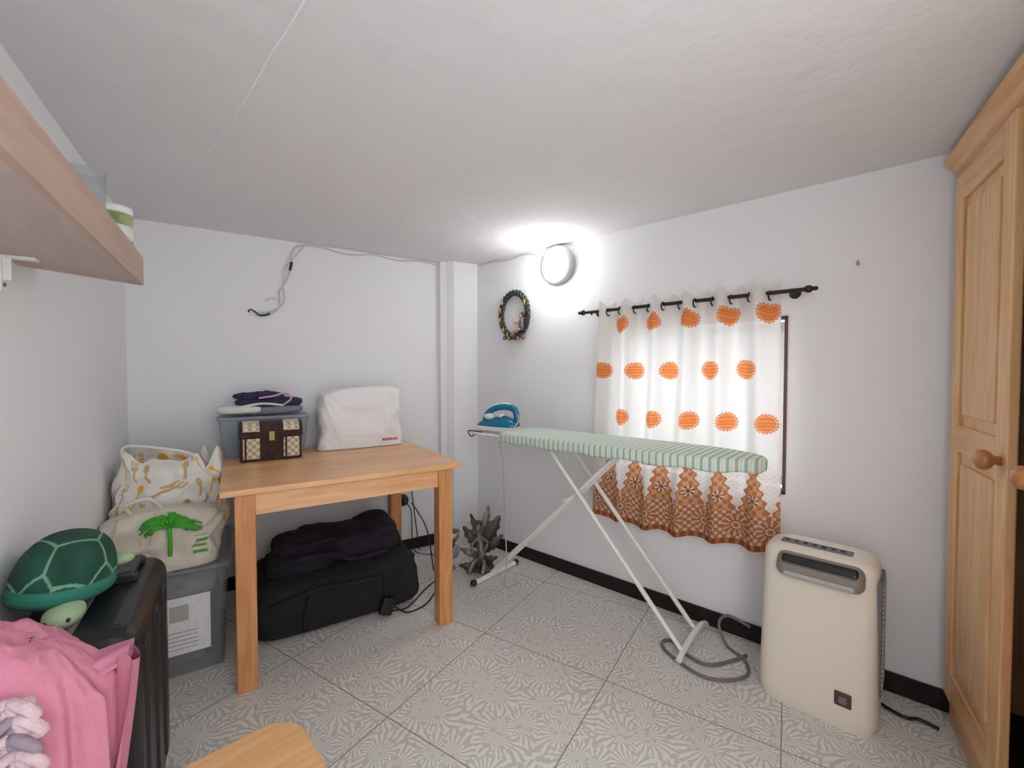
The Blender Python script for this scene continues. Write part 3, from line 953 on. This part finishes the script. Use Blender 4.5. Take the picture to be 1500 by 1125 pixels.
o.tube([(1.566, -.03, .014), (1.566, -.06, .03), (1.566, -.12, .045), (1.566, -.24, .045), (1.566, -.34, .03), (1.566, -.385, .014)], .0135, WMETAL)
o.cyl((.895, -.2, .825), (.895, -.41, .825), .010, WMETAL)
o.cyl((1.28, -.25, .825), (1.28, -.36, .825), .010, WMETAL)
o.cyl((1.006, -.16, .573), (1.006, -.40, .573), .008, WMETAL)
o.tube([(1.28, -.26, .825), (1.14, -.24, .80), (1.05, -.24, .81), (1.02, -.30, .825)], .005, BLACK)
o.tube([(.64, -.19, .85), (.44, -.19, .85), (.36, -.22, .85), (.36, -.39, .85), (.44, -.42, .85), (.64, -.42, .85)], .006, WMETAL)
for i in range(6):
    o.cyl((.37+.03*i, -.20, .853), (.37+.03*i, -.41, .853), .003, WMETAL)
o.box((.38, -.38, .853), (.60, -.24, .859), LGREY, .002)
o.finish()

# ---------------------------------------------------------------- iron
IM = RW @ Matrix.Translation((.49, -.315, .860)) @ Matrix.Rotation(pi+.35, 4, 'Z') @ Matrix.Scale(1.15, 4)
o = Obj('steam_iron', IM)
def sole(k=1, n=24):
    P = []
    for i in range(n+1):
        w = i/n; x = -.11+.235*w; P.append((x*k, .052*k*(1-max(0, (w-.25)/.75)**1.8)*(min(1, .75+w*2))))
    return P+[(x, -y) for x, y in P[::-1][1:]]
o.prism(sole(1), 0, .006, STEEL)
o.prism(sole(.98), .006, .026, WHITE)
def ib(u, v):
    S = sole(1, 24); n = len(S); i = u*n; a0 = S[int(i) % n]; a1 = S[(int(i)+1) % n]; fr = i-int(i)
    x = a0[0]*(1-fr)+a1[0]*fr; y = a0[1]*(1-fr)+a1[1]*fr
    k = .96*(1-v**2.2*.97)
    return Vector((x*k-.01*v, y*k, .026+.056*v*(1-.1*x/.1)))
o.grid(ib, 48, 12, BLUEI, cu=True)
o.tube([(.075, 0, .045), (.055, 0, .09), (.01, 0, .118), (-.05, 0, .125), (-.09, 0, .11), (-.10, 0, .07), (-.095, 0, .03)], lambda t_: .013+.004*sin(t_*pi), BLUEI, seg=12)
o.tube([(.05, 0, .105), (.01, 0, .128), (-.05, 0, .136), (-.085, 0, .122)], .009, WHITE, seg=10)
o.blob((.045, 0, .075), (.03, .026, .018), WHITE, nu=20, nv=12)
o.cyl((-.02, 0, .07), (-.02, 0, .09), .018, WHITE)
o.tube([(-.10, 0, .10), (-.12, .03, .06), (-.10, .09, .01), (-.06, .12, -.03), (-.08, .13, -.12), (-.085, .12, -.35), (-.09, .11, -.6), (-.08, .10, -.736), (-.12, .02, -.742)], .0032, LGREY)
o.tube([(.06, .06, .0), (.13, .07, .005), (.14, .02, -.03), (.11, .01, -.012)], .003, BLACK)
o.finish()

# ---------------------------------------------------------------- portable AC
AM = frame(.916, 1.602, .725, -.689)   # x along its front, -y front
o = Obj('portable_air_conditioner', AM)
aw, ad, ah = .352, .245, .562
def acf(u, v, off=0):
    a = 2*pi*u
    if v < .06: w = v/.06; k = .955+.045*sin(w*pi/2); z = .0+.05*w
    elif v < .82: w = (v-.06)/.76; k = 1-.035*w; z = .05+(ah-.09)*w
    else:
        w = (v-.82)/.18; k = .965*max(.0, cos(w*pi/2*.999))**.24 if w < .999 else 0.0; z = ah-.04+.04*sin(w*pi/2)
    x = sp(cos(a), .36)*(aw/2*k+off); y = sp(sin(a), .42)*(ad/2*k+off)
    lean = .05*(z/ah)**1.5
    return Vector((aw/2+x, ad/2+y + lean*(y < 0)*(-y/(ad/2)), z))
o.grid(acf, 140, 80, CREAM, cu=True)
Xv = Matrix.Rotation(-.62, 4, 'X')
o.box((.055, .016, ah-.105), (aw-.040, .078, ah-.014), TAUPE, .030, 6, X=Xv)
o.box((.070, .020, ah-.064), (aw-.055, .062, ah-.024), BLACK, .014, 4, X=Xv)
o.box((.078, .008, ah-.097), (aw-.062, .034, ah-.060), LGREY, .012, 4, X=Xv)
o.box((.078, .012, ah-.056), (aw-.062, .048, ah-.050), GREY, .003, 2, X=Matrix.Rotation(-.30, 4, 'X'))
o.box((.055, .095, ah-.004), (aw-.08, .145, ah+.003), GREY, .004)
for i in range(7):
    o.cyl((.075+.028*i, .12, ah+.002), (.075+.028*i, .12, ah+.006), .007, BLACK, seg=14)
o.box((.238, -.001, .080), (.285, .008, .128), BRFRAME, .007, 3)
o.box((.250, -.004, .092), (.273, .0, .116), GREY, .005)
o.box((aw-.012, .06, .12), (aw+.003, ad-.04, .51), GREY, .008, 3)
for i in range(24):
    o.box((aw-.002, .07, .135+i*.015), (aw+.006, ad-.05, .141+i*.015), LGREY)
o.finish()
o = Obj('black_cable', ID)
o.tube([(1.29, 1.61, .07), (1.315, 1.58, .02), (1.33, 1.53, .008), (1.36, 1.47, .008), (1.40, 1.46, .008), (1.43, 1.42, .008)], .006, BLACK)
o.finish()
o = Obj('electric_cable', ID)
o.tube([(1.02, 1.83, .11), (.96, 1.90, .12), (.93, 1.92, .07), (.94, 1.86, .008), (.965, 1.77, .008), (.93, 1.68, .008), (.83, 1.65, .008), (.74, 1.68, .008), (.67, 1.80, .008), (.66, 1.88, .008), (.71, 1.90, .008), (.74, 1.80, .008), (.80, 1.74, .008), (.90, 1.76, .008), (.99, 1.80, .008)], .0065, CABLEG)
o.finish()

# ---------------------------------------------------------------- floor ornaments
o = Obj('leaf_fairy_figurine', frame(-.195, 2.62, 1, 0))
o.blob((0, 0, .02), (.085, .07, .02), PEWT, amp=.008, freq=20, nu=32, nv=14, flat=-.02)
def leaf(o, base, tip, w, m, bend=.03):
    base, tip = Vector(base), Vector(tip)
    d = tip-base
    sidev = d.cross(Vector((.3, -1, .2))).normalized()
    nrm = sidev.cross(d).normalized()
    def f(u, v):
        ww = w*sin(pi*min(1, v*.93+.04))**.8*(1+.18*sin(v*28))
        x = (u-.5)*2
        return base+d*v+sidev*x*ww+nrm*(bend*sin(pi*v)-.35*ww*abs(x)+.004)
    o.grid(f, 8, 28, m)
    o.grid(lambda u, v: f(u, v)+nrm*-.004, 8, 28, m)
for bx_, tx_, w_, m_ in (((0, 0, .12), (-.10, -.02, .27), .030, PEWT), ((0, 0, .14), (.12, .0, .33), .040, PEWT), ((0, .01, .18), (.05, .02, .385), .026, PEWT2),
                         ((0, 0, .10), (.14, -.02, .22), .028, PEWT), ((0, 0, .08), (-.12, -.03, .14), .022, PEWT2), ((0, 0, .06), (.11, -.06, .10), .024, PEWT),
                         ((0, -.02, .03), (-.12, -.08, .06), .024, PEWT), ((0, -.02, .03), (.07, -.10, .03), .024, PEWT), ((0, 0, .16), (-.06, .01, .34), .020, PEWT)):
    leaf(o, bx_, tx_, w_, m_)
o.tube([(0, -.01, .02), (.01, -.02, .10), (0, -.01, .18), (-.01, -.02, .24)], lambda t_: .036-.02*t_, PEWT2, seg=12)
o.blob((-.012, -.025, .265), (.022, .022, .027), PEWT2, nu=20, nv=14)
o.blob((-.008, -.012, .277), (.025, .024, .026), PEWT, nu=20, nv=14, amp=.004, freq=50)
o.tube([(0, -.02, .21), (-.045, -.05, .17), (-.03, -.08, .13)], .010, PEWT2)
o.tube([(0, -.02, .21), (.045, -.04, .18), (.03, -.07, .14)], .010, PEWT2)
o.tube([(0, -.02, .07), (-.03, -.08, .08), (-.06, -.10, .02)], .015, PEWT2)
o.tube([(0, -.02, .07), (.03, -.08, .07), (.02, -.11, .02)], .015, PEWT2)
o.finish()
o = Obj('glass_candle_bowl', frame(-.375, 2.62, 1, 0))
pr = [(0, 0), (.03, 0), (.032, .008), (.012, .02), (.012, .05), (.045, .075), (.058, .11), (.055, .135), (.052, .135), (.054, .11), (.04, .08), (0, .07)]
o.lathe((0, 0, 0), pr, GLASSJ, 32)
o.lathe((.0, .0, .0), [(0, .085), (.046, .085), (.048, .10), (0, .105)], GLAZE_B, 24)
o.lathe((.0, .0, .135), [(0, 0), (.02, .0), (.03, .03), (.052, .06), (.06, .10), (.057, .10), (.049, .06), (.02, .01)], STEEL, 32)
o.finish()

o = Obj('wall_hook', RW)
o.cyl((2.10, 0, 1.62), (2.10, -.012, 1.62), .006, LGREY); o.tube([(2.10, -.012, 1.62), (2.10, -.025, 1.615), (2.10, -.028, 1.628)], .003, GLAZE_Y)
o.finish()

# ---------------------------------------------------------------- lights, world, camera
w = bpy.data.worlds.new('World'); sc.world = w; w.use_nodes = True
bg = w.node_tree.nodes['Background']; bg.inputs[0].default_value = (.95, .965, 1, 1); bg.inputs[1].default_value = 2.15
def area(name, loc, direction, sx_, sy_, e_, col):
    l = bpy.data.lights.new(name, 'AREA'); l.shape = 'RECTANGLE'; l.size = sx_; l.size_y = sy_; l.energy = e_; l.color = col
    ob = bpy.data.objects.new(name, l); sc.collection.objects.link(ob)
    ob.location = loc; ob.rotation_euler = Vector(direction).to_track_quat('-Z', 'Y').to_euler()
p = RW @ Vector((1.47, .55, 1.35))
area('daylight_window', p, RW.to_3x3() @ Vector((0, -1, -.25)), 1.1, 1.0, 22, (.93, .94, 1))
def point(name, p, e_, size, col):
    l = bpy.data.lights.new(name, 'POINT'); l.energy = e_; l.shadow_soft_size = size; l.color = col
    ob = bpy.data.objects.new(name, l); ob.location = p; sc.collection.objects.link(ob)
point('lamp_glow', RW @ Vector((.70, -.13, 1.80)), 5, .08, (1, .98, .96))
# unseen fill light added behind the viewer to brighten floor and ceiling
point('rear_fill_light', (.45, -.25, 1.5), 17, .25, (1, .985, .97))

cam = bpy.data.cameras.new('Camera'); co = bpy.data.objects.new('Camera', cam); sc.collection.objects.link(co)
cam.sensor_fit = 'HORIZONTAL'; cam.sensor_width = 36; cam.lens = 635/1500*36; cam.clip_start = .02
co.location = (0, 0, 1.2); co.rotation_euler = (math.radians(90-1.5), 0, 0)
sc.camera = co
